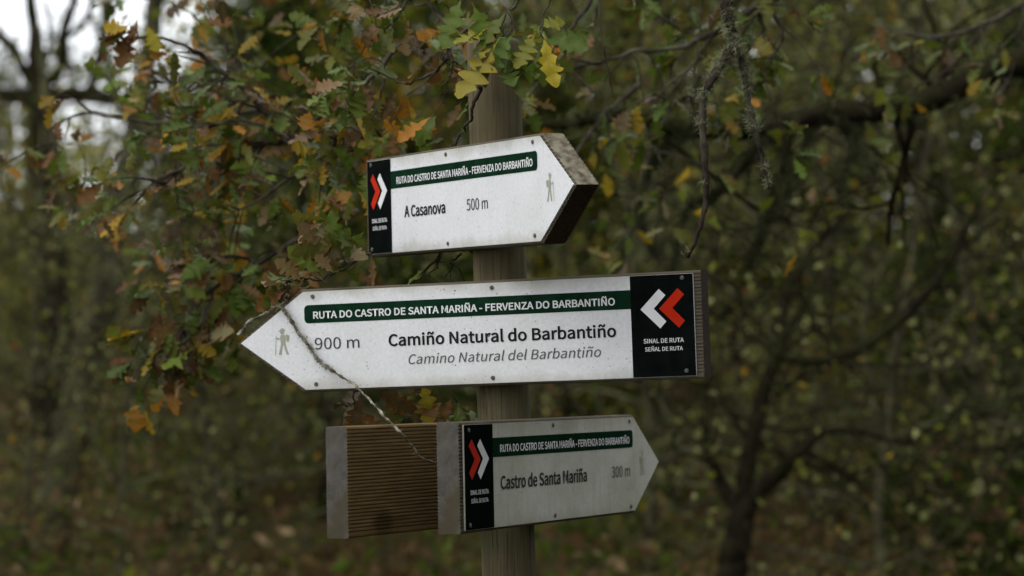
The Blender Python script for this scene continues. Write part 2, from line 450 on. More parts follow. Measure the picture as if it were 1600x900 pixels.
def text_mesh(body, x0, x1, base, cap, weight=0.0, shear=0.0):
    """text filling x0..x1, capitals `cap` high on `base`; front faces -y"""
    def raw(t, wgt):
        cu = bpy.data.curves.new('lettering_curve', 'FONT')
        cu.body = t; cu.size = 1.0; cu.offset = wgt; cu.shear = shear; cu.resolution_u = 4; cu.fill_mode = 'FRONT'
        if FONT: cu.font = FONT
        ob = bpy.data.objects.new('lettering_curve', cu); coll.objects.link(ob)
        dg = bpy.context.evaluated_depsgraph_get()
        me = bpy.data.meshes.new_from_object(ob.evaluated_get(dg))
        bpy.data.objects.remove(ob); bpy.data.curves.remove(cu)
        co = np.empty(len(me.vertices) * 3, np.float32); me.vertices.foreach_get('co', co)
        return me, co.reshape(-1, 3)
    mh, ch = raw('H', 0); caph = ch[:, 1].max(); bpy.data.meshes.remove(mh)
    me, co = raw(body, weight)
    sx = (x1 - x0) / (co[:, 0].max() - co[:, 0].min()); sy = cap / caph
    V = np.stack([x0 + (co[:, 0] - co[:, 0].min()) * sx, np.zeros(len(co)), base + co[:, 1] * sy], 1).astype(np.float32)
    me.vertices.foreach_set('co', V.ravel()); me.update()
    me.name = 'lettering'; me.materials.clear()
    return me

def flat_poly(name, pts, y=0.0, thick=0.0, mat=None):
    """sheet in the x-z plane facing -y, optionally with thickness going back"""
    bm = bmesh.new()
    vsx = [bm.verts.new((p[0], y, p[1])) for p in pts]
    f = bm.faces.new(vsx); f.normal_update()
    if f.normal.y > 0: f.normal_flip()
    if thick:
        r = bmesh.ops.extrude_face_region(bm, geom=[f])
        for v in r['geom']:
            if isinstance(v, bmesh.types.BMVert): v.co.y += thick
        bmesh.ops.recalc_face_normals(bm, faces=bm.faces)
    me = bpy.data.meshes.new(name); bm.to_mesh(me); bm.free()
    if mat: me.materials.append(mat)
    return me

BH, BT = 0.2, 0.045
def board_mesh(x_tail, x_straight, x_tip, sgn, tip_mat, end_mat, face_mat):
    """grooved decking plank with a pointed end"""
    nr = 29; pitch = (BH - 0.012) / nr; R = 0.005; dep = 0.0016
    prof = []
    def side(y, into, zs):
        out = []
        for i in range(nr):
            z0 = -BH / 2 + 0.006 + i * pitch
            for q, dd in ((0.08, 0), (0.52, 0), (0.64, dep), (0.94, dep)):
                out.append((y + into * dd, z0 + q * pitch))
        return out if zs > 0 else out[::-1]
    f = side(0.0, 1, 1); b = side(BT, -1, -1)
    def corner(cy, cz, a0):
        return [(cy + R * math.cos(a0 + t * math.pi / 8), cz + R * math.sin(a0 + t * math.pi / 8)) for t in range(5)]
    prof += f
    prof += [(R - R * math.cos(t * math.pi / 8), BH / 2 - R + R * math.sin(t * math.pi / 8)) for t in range(5)]
    prof += [(BT - R + R * math.sin(t * math.pi / 8), BH / 2 - R + R * math.cos(t * math.pi / 8)) for t in range(5)]
    prof += b
    prof += [(BT - R + R * math.cos(t * math.pi / 8), -BH / 2 + R - R * math.sin(t * math.pi / 8)) for t in range(5)]
    prof += [(R - R * math.sin(t * math.pi / 8), -BH / 2 + R - R * math.cos(t * math.pi / 8)) for t in range(5)]
    bm = bmesh.new()
    rings = []
    for xx in (x_tail, x_tip):
        rings.append([bm.verts.new((xx * sgn, y, z)) for y, z in prof])
    n = len(prof)
    for i in range(n):
        bm.faces.new([rings[0][i], rings[0][(i + 1) % n], rings[1][(i + 1) % n], rings[1][i]])
    cap = bm.faces.new(rings[0]); cap.material_index = 1
    bm.faces.new(rings[1])
    tip = Vector((x_tip * sgn, 0, 0))
    for s in (1, -1):
        a = Vector((x_straight * sgn, 0, s * BH / 2)); e = a - tip
        nrm = Vector((-e.z, 0, e.x)); 
        if nrm.z * s < 0: nrm = -nrm
        r = bmesh.ops.bisect_plane(bm, geom=bm.verts[:] + bm.edges[:] + bm.faces[:], plane_co=tip, plane_no=nrm, clear_outer=True, dist=1e-6)
        ed = [x for x in r['geom_cut'] if isinstance(x, bmesh.types.BMEdge) and len(x.link_faces) == 1]
        nf = bmesh.ops.edgeloop_fill(bm, edges=ed)['faces']
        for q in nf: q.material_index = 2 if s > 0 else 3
    bmesh.ops.recalc_face_normals(bm, faces=bm.faces)
    me = bpy.data.meshes.new('board'); bm.to_mesh(me); bm.free()
    me.materials.append(face_mat); me.materials.append(end_mat); me.materials.append(tip_mat); me.materials.append(M_shade_wood)
    return me

def screw_mesh():
    bm = bmesh.new()
    prev = None
    for rad, y in ((0.0042, 0.0), (0.0042, -0.0012), (0.0030, -0.0022), (0.0014, -0.0022), (0.0010, -0.0008)):
        ring = [bm.verts.new((rad * math.cos(t * math.pi / 5), y, rad * math.sin(t * math.pi / 5))) for t in range(10)]
        if prev:
            for i in range(10): bm.faces.new([prev[i], prev[(i + 1) % 10], ring[(i + 1) % 10], ring[i]])
        prev = ring
    bm.faces.new(prev)
    bmesh.ops.recalc_face_normals(bm, faces=bm.faces)
    me = bpy.data.meshes.new('screw'); bm.to_mesh(me); bm.free(); me.materials.append(M_screw)
    return me
ME_SCREW = screw_mesh()

CHEV = [(.353, .360), (.287, .297), (.412, .169), (.287, .041), (.350, -.026), (.548, .167)]
# hiker pictogram (faces the tip), units of panel height about its own centre
def hiker_shapes():
    head = [(0.012 + 0.024 * math.cos(a), 0.098 + 0.024 * math.sin(a)) for a in np.linspace(0, 2 * math.pi, 12, endpoint=False)]
    hat = [(-0.03, 0.112), (0.055, 0.104), (0.056, 0.112), (0.036, 0.117), (0.026, 0.136), (-0.006, 0.137), (-0.012, 0.119)]
    torso = [(-0.02, 0.07), (0.028, 0.072), (0.036, 0.03), (0.03, -0.02), (-0.022, -0.02), (-0.026, 0.03)]
    pack = [(-0.068, 0.062), (-0.03, 0.075), (-0.033, 0.0), (-0.06, 0.004)]
    arm = [(0.02, 0.062), (0.034, 0.054), (0.05, 0.022), (0.086, 0.034), (0.084, 0.046), (0.046, 0.037)]
    leg1 = [(0.004, -0.022), (0.03, -0.022), (0.042, -0.075), (0.058, -0.132), (0.03, -0.132), (0.018, -0.08)]
    leg2 = [(-0.022, -0.022), (0.002, -0.022), (-0.012, -0.08), (-0.03, -0.132), (-0.06, -0.132), (-0.036, -0.08)]
    stick = [(0.078, 0.06), (0.084, 0.061), (0.098, -0.134), (0.091, -0.134)]
    return [head, hat, torso, pack, arm, leg1, leg2, stick]

def multi_poly(name, polys, y, mat):
    V, F = [], []
    for i, p in enumerate(polys):
        b = len(V); V += [(a, y - 0.00002 * i, c) for a, c in p]; F.append(list(range(b, b + len(p))))
    me = bpy.data.meshes.new(name); me.from_pydata(V, [], F); me.update(); me.materials.append(mat)
    return me

def make_sign(pose, sgn, straight, lines, label, ptmat=M_panel, banner_end=4.238, hik_u=4.49, panel=True, tipm=None):
    """sgn +1 points to the viewer's right, -1 to the left; x = sgn*u"""
    root = empty('arrow_sign')
    root.matrix_world = pose_matrix(*pose)
    tag(root, label, 'sign', 'arrow signs on the post')
    bo = link('board', board_mesh(-0.072 * HP, (straight + 0.015) * HP, (straight + TIP + 0.04) * HP, sgn, tipm or M_end, M_shade_wood if sgn < 0 else M_end, M_board_grey if panel else M_board), root)
    bo.location = (0, 0.003, 0)
    if not panel: return root
    X = lambda u: sgn * u * HP
    P = lambda pts: [(X(u), v * HP) for u, v in pts]
    pan = link('panel', flat_poly('panel', P([(0, -.5), (straight, -.5), (straight + TIP, 0), (straight, .5), (0, .5)]), 0.0, 0.0028, ptmat), root)
    s1, s2 = -0.0005, -0.0010
    link('end_band', flat_poly('end_band', P([(0.003, -.497), (.648, -.497), (.648, .497), (0.003, .497)]), s1, 0, M_black), pan)
    rr = 0.045; b0, b1 = .176, .362
    arc = [(banner_end - rr + rr * math.cos(a), b1 - rr + rr * math.sin(a)) for a in np.linspace(math.pi / 2, 0, 6)] + \
          [(banner_end - rr + rr * math.cos(a), b0 + rr + rr * math.sin(a)) for a in np.linspace(0, -math.pi / 2, 6)]
    link('banner', flat_poly('banner', P([(.6482, b0), (.6482, b1)] + arc), s1, 0, M_green), pan)
    link('chevron', flat_poly('chevron', P(CHEV), s2, 0, M_white), pan)
    link('chevron', flat_poly('chevron', P([(u - 0.191, v) for u, v in CHEV]), s2, 0, M_red), pan)
    hk = multi_poly('hiker_pictogram', [P([(hik_u + a, b) for a, b in p]) for p in hiker_shapes()], s1, M_hiker)
    link('hiker_pictogram', hk, pan)
    allines = [('SINAL DE RUTA', .115, .528, -.166, .042, 0.006, 0, M_white), ('SEÑAL DE RUTA', .128, .516, -.245, .039, 0.004, 0, M_white),
               ('RUTA DO CASTRO DE SANTA MARIÑA - FERVENZA DO BARBANTIÑO', .808, banner_end - .1, .222, .069, 0.009, 0, M_white)] + lines
    for body, u0, u1, base, cap, wgt, shear, mat in allines:
        a, b = sorted((X(u0), X(u1)))
        me = text_mesh(body, a, b, base * HP, cap * HP, wgt, shear); me.materials.append(mat)
        o = link('lettering', me, pan); o.location = (0, s2, 0)
    su = 4.057 if sgn < 0 else 4.152
    for u in (.108, 2.11, su):
        for v in (.452, -.448):
            o = link('screw', ME_SCREW, root); o.location = (X(u + rng.uniform(-.012, .012)), -0.0004, (v + rng.uniform(-.006, .006)) * HP)
            o.rotation_euler = (0, rng.uniform(0, 3), 0)
    return root

S1 = ((-.2931, 6.0755, .3278), -1.132, -.0089, -.0146)
S2 = ((.3369, 5.4766, .0743), -.3591, .0252, -.0022)
S3 = ((-.0888, 5.3187, -.1984), 1.1465, -.0028, .0113)
make_sign(S1, 1, UL, [('A Casanova', 1.001, 2.059, -.135, .113, 0.009, 0, M_ink), ('500 m', 2.591, 3.094, -.137, .113, 0, 0, M_ink_thin)],
          'white arrow sign pointing to A Casanova, topmost board on the post', tipm=M_tipwood)
make_sign(S2, -1, 4.165, [('900 m', 4.049, 3.554, -.092, .115, 0, 0, M_ink_thin), ('Camiño Natural do Barbantiño', 3.233, .807, -.087, .113, 0.009, 0, M_ink),
                          ('Camino Natural del Barbantiño', 3.022, .972, -.278, .096, 0, 0.2, M_ink_light)],
          'long white arrow sign for the Camiño Natural with a lichened twig lying across it', banner_end=4.157, hik_u=4.40)
make_sign(S3, 1, UL, [('Castro de Santa Mariña', .809, 2.953, -.137, .122, 0.009, 0, M_ink), ('300 m', 3.627, 4.139, -.128, .117, 0, 0, M_ink_thin)],
          'stained white arrow sign to Castro de Santa Mariña, lowest lettered board on the post', ptmat=M_panel_algae_shade)
# the fourth board shows only its grooved back
e4 = at(546, 754, 5.29) - EYE
y4 = math.radians(63.5)
o4 = e4 + np.array([math.cos(y4), math.sin(y4), 0]) * 0.072 * HP
make_sign((tuple(o4), y4, -.004, .008), 1, UL, [], 'brown grooved back of an arrow board mounted behind the lowest lettered sign', panel=False)

# ------------------------------------------------------------------ post
pa, pb = at(774, 170, 5.711), at(795, 890, 5.711)
dirp = (pa - pb) / (pa[2] - pb[2])
foot = pb - dirp * pb[2]; top = pb + dirp * (at(774, 62, 5.711)[2] - pb[2])
def post_mesh():
    n, sd = 60, 56
    V = []; F = []
    Hh = top[2] + 0.4
    zs = np.concatenate([np.linspace(-0.4, top[2] - 0.012, n - 3), [top[2] - 0.006, top[2] - 0.002, top[2]]])
    ph = rng.uniform(0, 6, 6)
    for i, z in enumerate(zs):
        for j in range(sd):
            a = j / sd * 2 * math.pi
            r = 0.0518 * (1 + 0.012 * math.sin(a * 2 + z * 1.3 + ph[0]) + 0.006 * math.sin(a * 5 + z * 2.1 + ph[1]) + 0.003 * math.sin(a * 11 + ph[2] + z))
            ck = abs(((a - 3.9 - 0.12 * math.sin(z * 2.2) + math.pi) % (2 * math.pi)) - math.pi)        # a drying crack
            if ck < 0.06: r -= 0.005
            if i >= n - 3: r -= (0.001, 0.003, 0.007)[i - n + 3]
            c = foot + dirp * z
            V.append((c[0] + r * math.cos(a), c[1] + r * math.sin(a), z))
    for i in range(n - 1):
        for j in range(sd):
            F.append((i * sd + j, i * sd + (j + 1) % sd, (i + 1) * sd + (j + 1) % sd, (i + 1) * sd + j))
    F.append(tuple(range((n - 1) * sd, n * sd)))
    me = bpy.data.meshes.new('wooden_post'); me.from_pydata(V, [], F); me.update()
    for p in me.polygons: p.use_smooth = True
    me.materials.append(M_post)
    return me
tag(link('wooden_post', post_mesh()), 'round weathered wooden post carrying the four arrow boards', 'post')

# ------------------------------------------------------------------ oak leaves and near branches
def leaf_mesh(seed):
    """oak leaf: round lobes, deep sinuses, folded along the midrib and curled"""
    r = np.random.default_rng(seed)
    cs = np.array([.23, .42, .61, .79]) + r.normal(0, .012, 4); pw = np.array([.15, .25, .30, .23]) * r.uniform(.85, 1.1); sw = np.array([.045, .075, .10, .10]) * r.uniform(.8, 1.5)
    bend = r.uniform(-0.7, 0.4); fold = r.uniform(0.1, 0.9); tw = r.uniform(-1.1, 1.1); curl = r.uniform(-1.8, 0.8)
    sides = {}
    for side in (-1, 1):
        o = [(0.02, .012)]
        for c, p, q in zip(cs + r.normal(0, .014, 4), pw * r.uniform(.85, 1.15, 4), sw):
            o += [(c - .085, q), (c - .045, p * .72), (c + .005, p), (c + .055, p * .82)]
        o += [(.90, .12), (.96, .085), (1.0, 0.012)]
        sides[side] = o
    n = len(o)
    V = []; E = []; VE = []
    for side in (-1, 0, 1):
        for i in range(n):
            if side == 0:
                ti = max(0.0, sides[1][i][0] - 0.07 * (1 - abs(2 * i / (n - 1) - 1))) if 0 < i < n - 1 else sides[1][i][0]; w = 0
            else: ti, w = sides[side][i]
            x = side * w
            z = fold * abs(x) + curl * x * x * 2.2 + bend * ti * ti + 0.055 * math.sin(ti * 19 + side * 1.7) * abs(side) * min(1, w * 8)
            a = tw * ti * 0.8
            V.append((x * math.cos(a) - z * math.sin(a) * 0.6, ti, z * math.cos(a) * 0.6 + x * math.sin(a)))
            E.append(0.0 if side == 0 else min(1.0, .35 + w * 2.6)); VE.append(1.0 if side == 0 else 0.0)
    F = []
    for s in (0, 1):
        for i in range(n - 1):
            F.append((s * n + i, s * n + i + 1, (s + 1) * n + i + 1, (s + 1) * n + i))
    b = len(V)
    V += [(-0.007, -0.09, -0.01), (0.007, -0.09, -0.01), (0.007, 0.03, 0.002), (-0.007, 0.03, 0.002)]; F.append((b, b + 1, b + 2, b + 3))
    E += [0.2] * 4; VE += [0.6] * 4
    me = bpy.data.meshes.new('leaf'); me.from_pydata(V, [], F); me.update()
    a = me.attributes.new('edge', 'FLOAT', 'POINT'); a.data.foreach_set('value', E)
    a = me.attributes.new('vein', 'FLOAT', 'POINT'); a.data.foreach_set('value', VE)
    for p in me.polygons: p.use_smooth = True
    me.materials.append(M_leaf)
    return me
LEAVES = [leaf_mesh(100 + i) for i in range(24)]
PAL = {'g': [(0.034, 0.062, 0.004), (0.05, 0.085, 0.006), (0.07, 0.105, 0.010), (0.022, 0.04, 0.004)],
       'y': [(0.27, 0.17, 0.008), (0.19, 0.13, 0.008), (0.26, 0.105, 0.006)],
       'o': [(0.085, 0.085, 0.010), (0.07, 0.075, 0.012)],
       'b': [(0.10, 0.035, 0.012), (0.06, 0.022, 0.009), (0.13, 0.065, 0.032), (0.035, 0.016, 0.010)],
       'v': [(0.24, 0.21, 0.012), (0.17, 0.18, 0.012), (0.30, 0.24, 0.015)], 'k': [(0.07, 0.125, 0.014), (0.09, 0.14, 0.02), (0.055, 0.10, 0.012)],
       'p': [(0.19, 0.125, 0.07), (0.14, 0.085, 0.045), (0.21, 0.16, 0.10)]}
def leaf_color(mixs):
    k = random.choices(list(mixs), list(mixs.values()))[0]
    c = random.choice(PAL[k]); j = random.uniform(0.75, 1.3)
    return (c[0] * j, c[1] * j * random.uniform(0.93, 1.07), c[2] * j, 1)

def put_leaf(root, base, direction, size, mixs, roll=None, face=False):
    o = link('leaf', random.choice(LEAVES), root)
    y = Vector(unit(direction)); up = Vector((rng.normal(0, .55), rng.normal(-0.45, .55), 1.0)) if not face else Vector((rng.normal(0, .3), -1, rng.normal(0.4, .3)))
    x = y.cross(up)
    if x.length < 1e-3: x = Vector((1, 0, 0))
    x.normalize(); z = x.cross(y)
    mm = Matrix((x, y, z)).transposed().to_4x4()
    if roll is not None: mm = mm @ Matrix.Rotation(roll, 4, 'Y')
    mm = mm @ Matrix.Diagonal((size * random.uniform(.75, 1.25), size, size * random.uniform(.6, 1.3), 1))
    mm.translation = Vector(base)
    o.matrix_world = mm
    o.color = leaf_color(mixs)
    return o

MIX_A = dict(g=4, k=2, o=2, y=1.6, b=1.2, p=.1)      # mostly green
MIX_B = dict(g=3, k=2, o=2.2, y=2.6, b=2.2, p=.1)      # turning
MIX_C = dict(g=2.6, k=1, o=1.6, y=1.6, b=3.2, p=.4)   # mostly brown
def oak_branch(label, stems, mixs, n_twigs, leaves_per=(4, 7), size=(0.065, 0.115), twig_len=(0.06, 0.2), r0=0.006, twig_mat=None, extra=(), droop=0.5, span=(0.1, 1.0), name='oak_branch'):
    """stems: list of polylines of (px, py, depth); leaves sit in rosettes at the ends of side twigs"""
    root = empty(name, tuple(at(*stems[0][0])))
    tb = Tubes()
    inv = Vector(root.location)
    tips = []
    for si, st in enumerate(stems):
        P = curve_pts([at(*p) for p in st], 10 + 4 * len(st)); P = wiggle(P, 0.003)
        rr = r0 * (1.0 if si == 0 else 0.6)
        tb.add(P, np.linspace(rr, rr * 0.35, len(P)), 6, 0.15)
        nt = n_twigs if isinstance(n_twigs, int) else n_twigs[si]
        for k in range(nt):
            t = rng.uniform(*span) if k else 1.0
            i = min(int(t * (len(P) - 1)), len(P) - 2)
            base = P[i]; tang = unit(P[i + 1] - P[i])
            dv = unit(tang * 0.7 + rng.normal(0, 0.75, 3) * np.array([1, .8, 1]) + np.array([0, 0, -0.25 * droop]))
            ln = rng.uniform(*twig_len) if k else 0.04
            T = curve_pts([base, base + dv * ln * .5 + rng.normal(0, .008, 3), base + dv * ln + np.array([0, 0, -0.12 * ln])], 6)
            tb.add(T, np.linspace(rr * .45, 0.0012, 6), 5, 0.15)
            tips.append((T[-1], unit(T[-1] - T[-2]), T))
    obj = link('stem', tb.mesh('stem', twig_mat or M_twig), root)
    obj.matrix_world = Matrix.Identity(4)
    obj.matrix_parent_inverse = Matrix.Translation(-inv)
    nl = 0
    jobs = []
    for tip, dv, T in tips:
        for q in range(int(rng.integers(leaves_per[0], leaves_per[1] + 1))):
            ld = unit(dv * 0.6 + rng.normal(0, 0.7, 3) + np.array([0, 0, -0.6 * droop]))
            b = tip if q < 3 else T[int(rng.integers(2, 6))]
            sz = rng.uniform(*size)
            if any(before_sign(b + ld * sz * f) for f in (0.0, .4, .8, 1.1)): continue
            jobs.append((b + ld * 0.008, ld, sz, None))
    for e in extra:                                   # hand-placed leaves: (px, py, depth, px2, py2, size, mix)
        jobs.append((at(e[0], e[1], e[2]), unit(at(e[3], e[4], e[2] - 0.01) - at(e[0], e[1], e[2])), e[5], e[6]))
    for b, ld, s, mx in jobs[:300]:
        o = put_leaf(root, (0, 0, 0), ld, s, mx or mixs, face=mx is not None)
        o.matrix_parent_inverse = Matrix.Translation(-inv)
        o.location = Vector(b)
    tag(root, label, 'branch', 'oak branches round the signpost')
    return root

Y_, G_, O_, B_, P_ = dict(v=1), dict(k=1), dict(o=1, v=1), dict(b=1), dict(p=1)
# hanging in front of the post top
oak_branch('green and yellow oak leaves hanging in front of the top of the post',
           [[(830, -70, 5.50), (815, 0, 5.50), (795, 35, 5.5), (775, 60, 5.5)], [(870, -60, 5.52), (850, 10, 5.5), (838, 60, 5.5)]], dict(k=4, o=1.5, v=1.5), [3, 2], (2, 3), (0.06, 0.085), (0.02, 0.05), 0.004,
           extra=[(775, 68, 5.46, 735, 140, 0.125, Y_), (770, 70, 5.46, 755, 130, 0.08, O_), (800, 55, 5.48, 770, 95, 0.10, G_), (850, 60, 5.47, 862, 118, 0.10, O_),
                  (850, 62, 5.46, 905, 75, 0.085, G_), (800, 80, 5.49, 812, 150, 0.095, G_), (835, 55, 5.48, 820, 88, 0.075, Y_), (760, 45, 5.49, 735, 60, 0.07, Y_),
                  (790, 20, 5.49, 760, 60, .1, G_), (720, 0, 5.52, 700, 60, .1, G_), (740, 10, 5.5, 760, 60, .1, G_)])
# behind and left of the post top
oak_branch('oak branch with curling brown and green leaves just above the topmost sign',
           [[(760, 20, 5.95), (715, 55, 6.0), (685, 95, 6.05), (640, 125, 6.15), (590, 115, 6.2)], [(702, 70, 5.94), (697, 110, 5.95), (688, 150, 6.0)],
            [(660, -40, 6.2), (620, 20, 6.2), (570, 60, 6.2), (545, 110, 6.2)]], MIX_C, [7, 3, 6], (3, 5), (0.055, 0.09), (0.03, 0.1), 0.005,
           extra=[(560, 120, 6.2, 575, 175, .08, B_), (585, 130, 6.2, 560, 180, .08, B_), (620, 140, 6.2, 595, 190, .07, B_), (640, 190, 6.2, 665, 225, .08, G_), (655, 235, 6.2, 668, 205, .08, G_), (650, 225, 6.2, 690, 225, .06, O_),
                  (720, 160, 6.15, 705, 190, .06, B_), (570, 200, 6.2, 590, 235, .07, G_), (600, 215, 6.2, 570, 225, .06, O_)])
oak_branch('short bare forked twig leaning beside the post above the topmost sign', [[(748, 135, 5.62), (738, 170, 5.64), (728, 196, 5.68), (700, 228, 5.9)]], MIX_B, 0, r0=.0045)
oak_branch('spray of dull green oak leaves between the topmost sign and the grey far trees',
           [[(640, 60, 6.45), (560, 150, 6.45), (520, 220, 6.45), (500, 300, 6.45)], [(600, 110, 6.45), (580, 190, 6.45), (550, 235, 6.45)]], MIX_B, [10, 8], (4, 6), (0.05, 0.085), (0.05, 0.13), 0.006)
oak_branch('thin oak branch arching up to a tip of dark brown leaves against the white sky',
           [[(440, 195, 7.0), (395, 150, 7.0), (330, 100, 7.0), (265, 65, 6.95), (205, 55, 6.9)], [(425, 180, 7.0), (370, 165, 7.0), (310, 180, 7.0)]], MIX_B, [8, 7], (3, 5), (0.05, 0.085), (0.06, 0.16), 0.008, span=(0.0, 0.6),
           extra=[(205, 50, 6.9, 190, 95, .09, B_), (215, 30, 6.9, 205, 60, .08, B_), (200, 40, 6.9, 180, 55, .07, B_), (230, 40, 6.9, 245, 80, .07, Y_)])
oak_branch('wide oak branch with yellowing leaves at the height of the topmost sign',
           [[(620, 205, 6.9), (500, 215, 6.9), (400, 240, 6.95), (300, 260, 7.0), (240, 300, 7.0)], [(520, 210, 6.9), (430, 290, 6.9), (360, 330, 6.95)], [(450, 225, 6.9), (380, 190, 6.9), (300, 200, 6.9)]], MIX_B, [18, 12, 10], (4, 6), (0.05, 0.085), (0.06, 0.22), 0.009)
oak_branch('sparse oak branch with leaves lit pale reaching towards the leaning trunk',
           [[(430, 170, 7.7), (330, 190, 7.7), (220, 195, 7.7), (120, 190, 7.7), (80, 230, 7.7)], [(250, 195, 7.7), (180, 240, 7.7), (130, 290, 7.7)]], MIX_B, [10, 8], (3, 5), (0.05, 0.085), (0.06, 0.22), 0.008)
oak_branch('drooping oak branch of brown and green leaves beside the point of the long sign',
           [[(560, 330, 7.0), (470, 370, 7.0), (400, 410, 7.0), (330, 450, 7.0), (290, 500, 7.0), (270, 570, 7.0)], [(400, 410, 7.0), (330, 415, 7.05), (260, 470, 7.1)], [(330, 450, 7.0), (300, 530, 6.95), (230, 560, 6.95)]], MIX_C, [14, 9, 9], (4, 6), (0.055, 0.095), (0.05, 0.17), 0.008)
oak_branch('crisp oak leaves, green with crumpled brown ones, just above the long sign',
           [[(580, 396, 5.86), (545, 412, 5.84), (510, 428, 5.83), (470, 438, 5.83), (445, 440, 5.83)], [(540, 414, 5.84), (530, 380, 5.84), (515, 345, 5.86)], [(500, 430, 5.83), (480, 400, 5.83), (465, 375, 5.83)]], dict(g=4, o=2, b=2, p=2), [5, 4, 3], (3, 5), (0.045, 0.075), (0.02, 0.06), 0.0035, span=(0.4, 1.0),
           extra=[(530, 395, 5.8, 515, 325, .085, G_), (505, 400, 5.8, 470, 355, .08, P_), (515, 385, 5.79, 475, 390, .08, O_), (500, 425, 5.8, 455, 395, .08, G_), (470, 438, 5.8, 435, 410, .065, P_),
                  (545, 410, 5.82, 540, 360, .07, G_), (445, 455, 5.8, 415, 475, .07, B_), (440, 462, 5.82, 425, 440, .06, P_), (520, 425, 5.8, 505, 410, .05, P_), (580, 400, 5.85, 588, 440, .06, P_), (560, 430, 5.86, 590, 445, .06, B_)])
oak_branch('small oak sprig with brown leaves behind the middle of the long sign',
           [[(760, 400, 5.95), (700, 395, 5.95), (650, 440, 5.95), (600, 480, 5.95)], [(690, 395, 5.95), (672, 450, 5.95)], [(720, 396, 5.95), (705, 440, 5.95)]], MIX_C, [5, 3, 2], (2, 4), (0.05, 0.08), (0.03, 0.08), 0.004)
oak_branch('brown oak leaves hanging below the long sign above the grooved board',
           [[(640, 540, 5.95), (600, 590, 5.93), (570, 615, 5.92), (555, 640, 5.9)], [(640, 560, 5.95), (665, 600, 5.95), (672, 625, 5.95)]], MIX_C, [5, 5], (3, 5), (0.06, 0.09), (0.03, 0.08), 0.004,
           extra=[(565, 618, 5.85, 553, 665, .085, B_), (590, 610, 5.85, 620, 630, .08, B_), (660, 600, 5.9, 672, 650, .08, O_)])
oak_branch('dark green oak branch high beside the hanging lichen twigs',
           [[(1260, -60, 7.4), (1160, 20, 7.4), (1060, 70, 7.4), (960, 90, 7.4), (880, 110, 7.4)], [(1120, 45, 7.4), (1080, 110, 7.4), (1020, 150, 7.4)], [(1200, -10, 7.4), (1220, 60, 7.4), (1190, 120, 7.4)]], dict(g=7, o=1.5, y=.6, b=.8), [14, 8, 9], (4, 6), (0.05, 0.085), (0.06, 0.22), 0.009)
oak_branch('shaded oak branch with sparse yellow leaves behind the point of the topmost sign',
           [[(1000, 130, 8.2), (940, 190, 8.2), (900, 260, 8.2), (880, 330, 8.2)], [(1060, 150, 8.2), (1010, 240, 8.2), (985, 330, 8.2), (960, 390, 8.2)], [(1000, 190, 8.2), (1035, 250, 8.2), (1045, 300, 8.2)]], MIX_A, [6, 5, 3], (2, 4), (0.05, 0.08), (0.06, 0.18), 0.007)
oak_branch('leafy oak branch with rusty leaves above the thick mossy limb',
           [[(1660, -40, 8.6), (1560, 30, 8.6), (1460, 60, 8.6), (1360, 40, 8.6)], [(1540, 40, 8.6), (1480, 110, 8.6), (1420, 140, 8.6)], [(1600, 0, 8.6), (1590, 90, 8.6), (1560, 150, 8.6)]], dict(g=4, o=2, y=.8, b=2.4), [6, 2, 4], (3, 5), (0.05, 0.08), (0.06, 0.2), 0.010)
oak_branch('oak twig of green leaves reaching down behind the post top beside the dangling hairlike twig', [[(960, -80, 6.8), (930, -10, 6.8), (890, 40, 6.8), (860, 90, 6.8)]], MIX_A, 8, (3, 5), (0.05, 0.085), (0.05, 0.15), 0.007)
oak_branch('oak twig of green leaves coming down behind the brown curling leaves', [[(620, -90, 6.6), (640, -20, 6.6), (690, 30, 6.6)]], MIX_A, 9, (3, 5), (0.05, 0.085), (0.05, 0.15), 0.007)
oak_branch('oak twig with bright green leaves above the arching thin branch', [[(480, -90, 6.9), (500, -20, 6.9), (545, 30, 6.9)]], MIX_A, 8, (3, 5), (0.05, 0.085), (0.05, 0.15), 0.007)
oak_branch('dense oak branch of green and orange leaves in the shade behind the arching thin branch',
           [[(640, 250, 8.2), (540, 200, 8.2), (430, 150, 8.2), (330, 130, 8.2), (230, 130, 8.2)], [(500, 185, 8.2), (420, 230, 8.2), (340, 290, 8.2), (290, 340, 8.2)], [(400, 142, 8.2), (350, 60, 8.2), (300, 20, 8.2)]], MIX_B, [20, 16, 9], (4, 6), (0.055, 0.09), (0.06, 0.25), 0.01)

# ------------------------------------------------------------------ lichened twigs
def tuft(V, F, base, normal, n, size):
    """a lichen tuft: curled forked ribbons"""
    for _ in range(n):
        d = unit(normal * 0.6 + rng.normal(0, 0.8, 3)); ln = size * rng.uniform(0.5, 1.2)
        s = unit(np.cross(d, rng.normal(0, 1, 3))) * size * 0.04
        p = base + rng.normal(0, size * 0.15, 3)
        for st in range(3):
            q = p + d * ln / 3; w = 1 - st * 0.28
            b = len(V); V += [p - s * w, p + s * w, q + s * (w - .28), q - s * (w - .28)]; F.append((b, b + 1, b + 2, b + 3))
            p = q; d = unit(d + rng.normal(0, 0.9, 3))

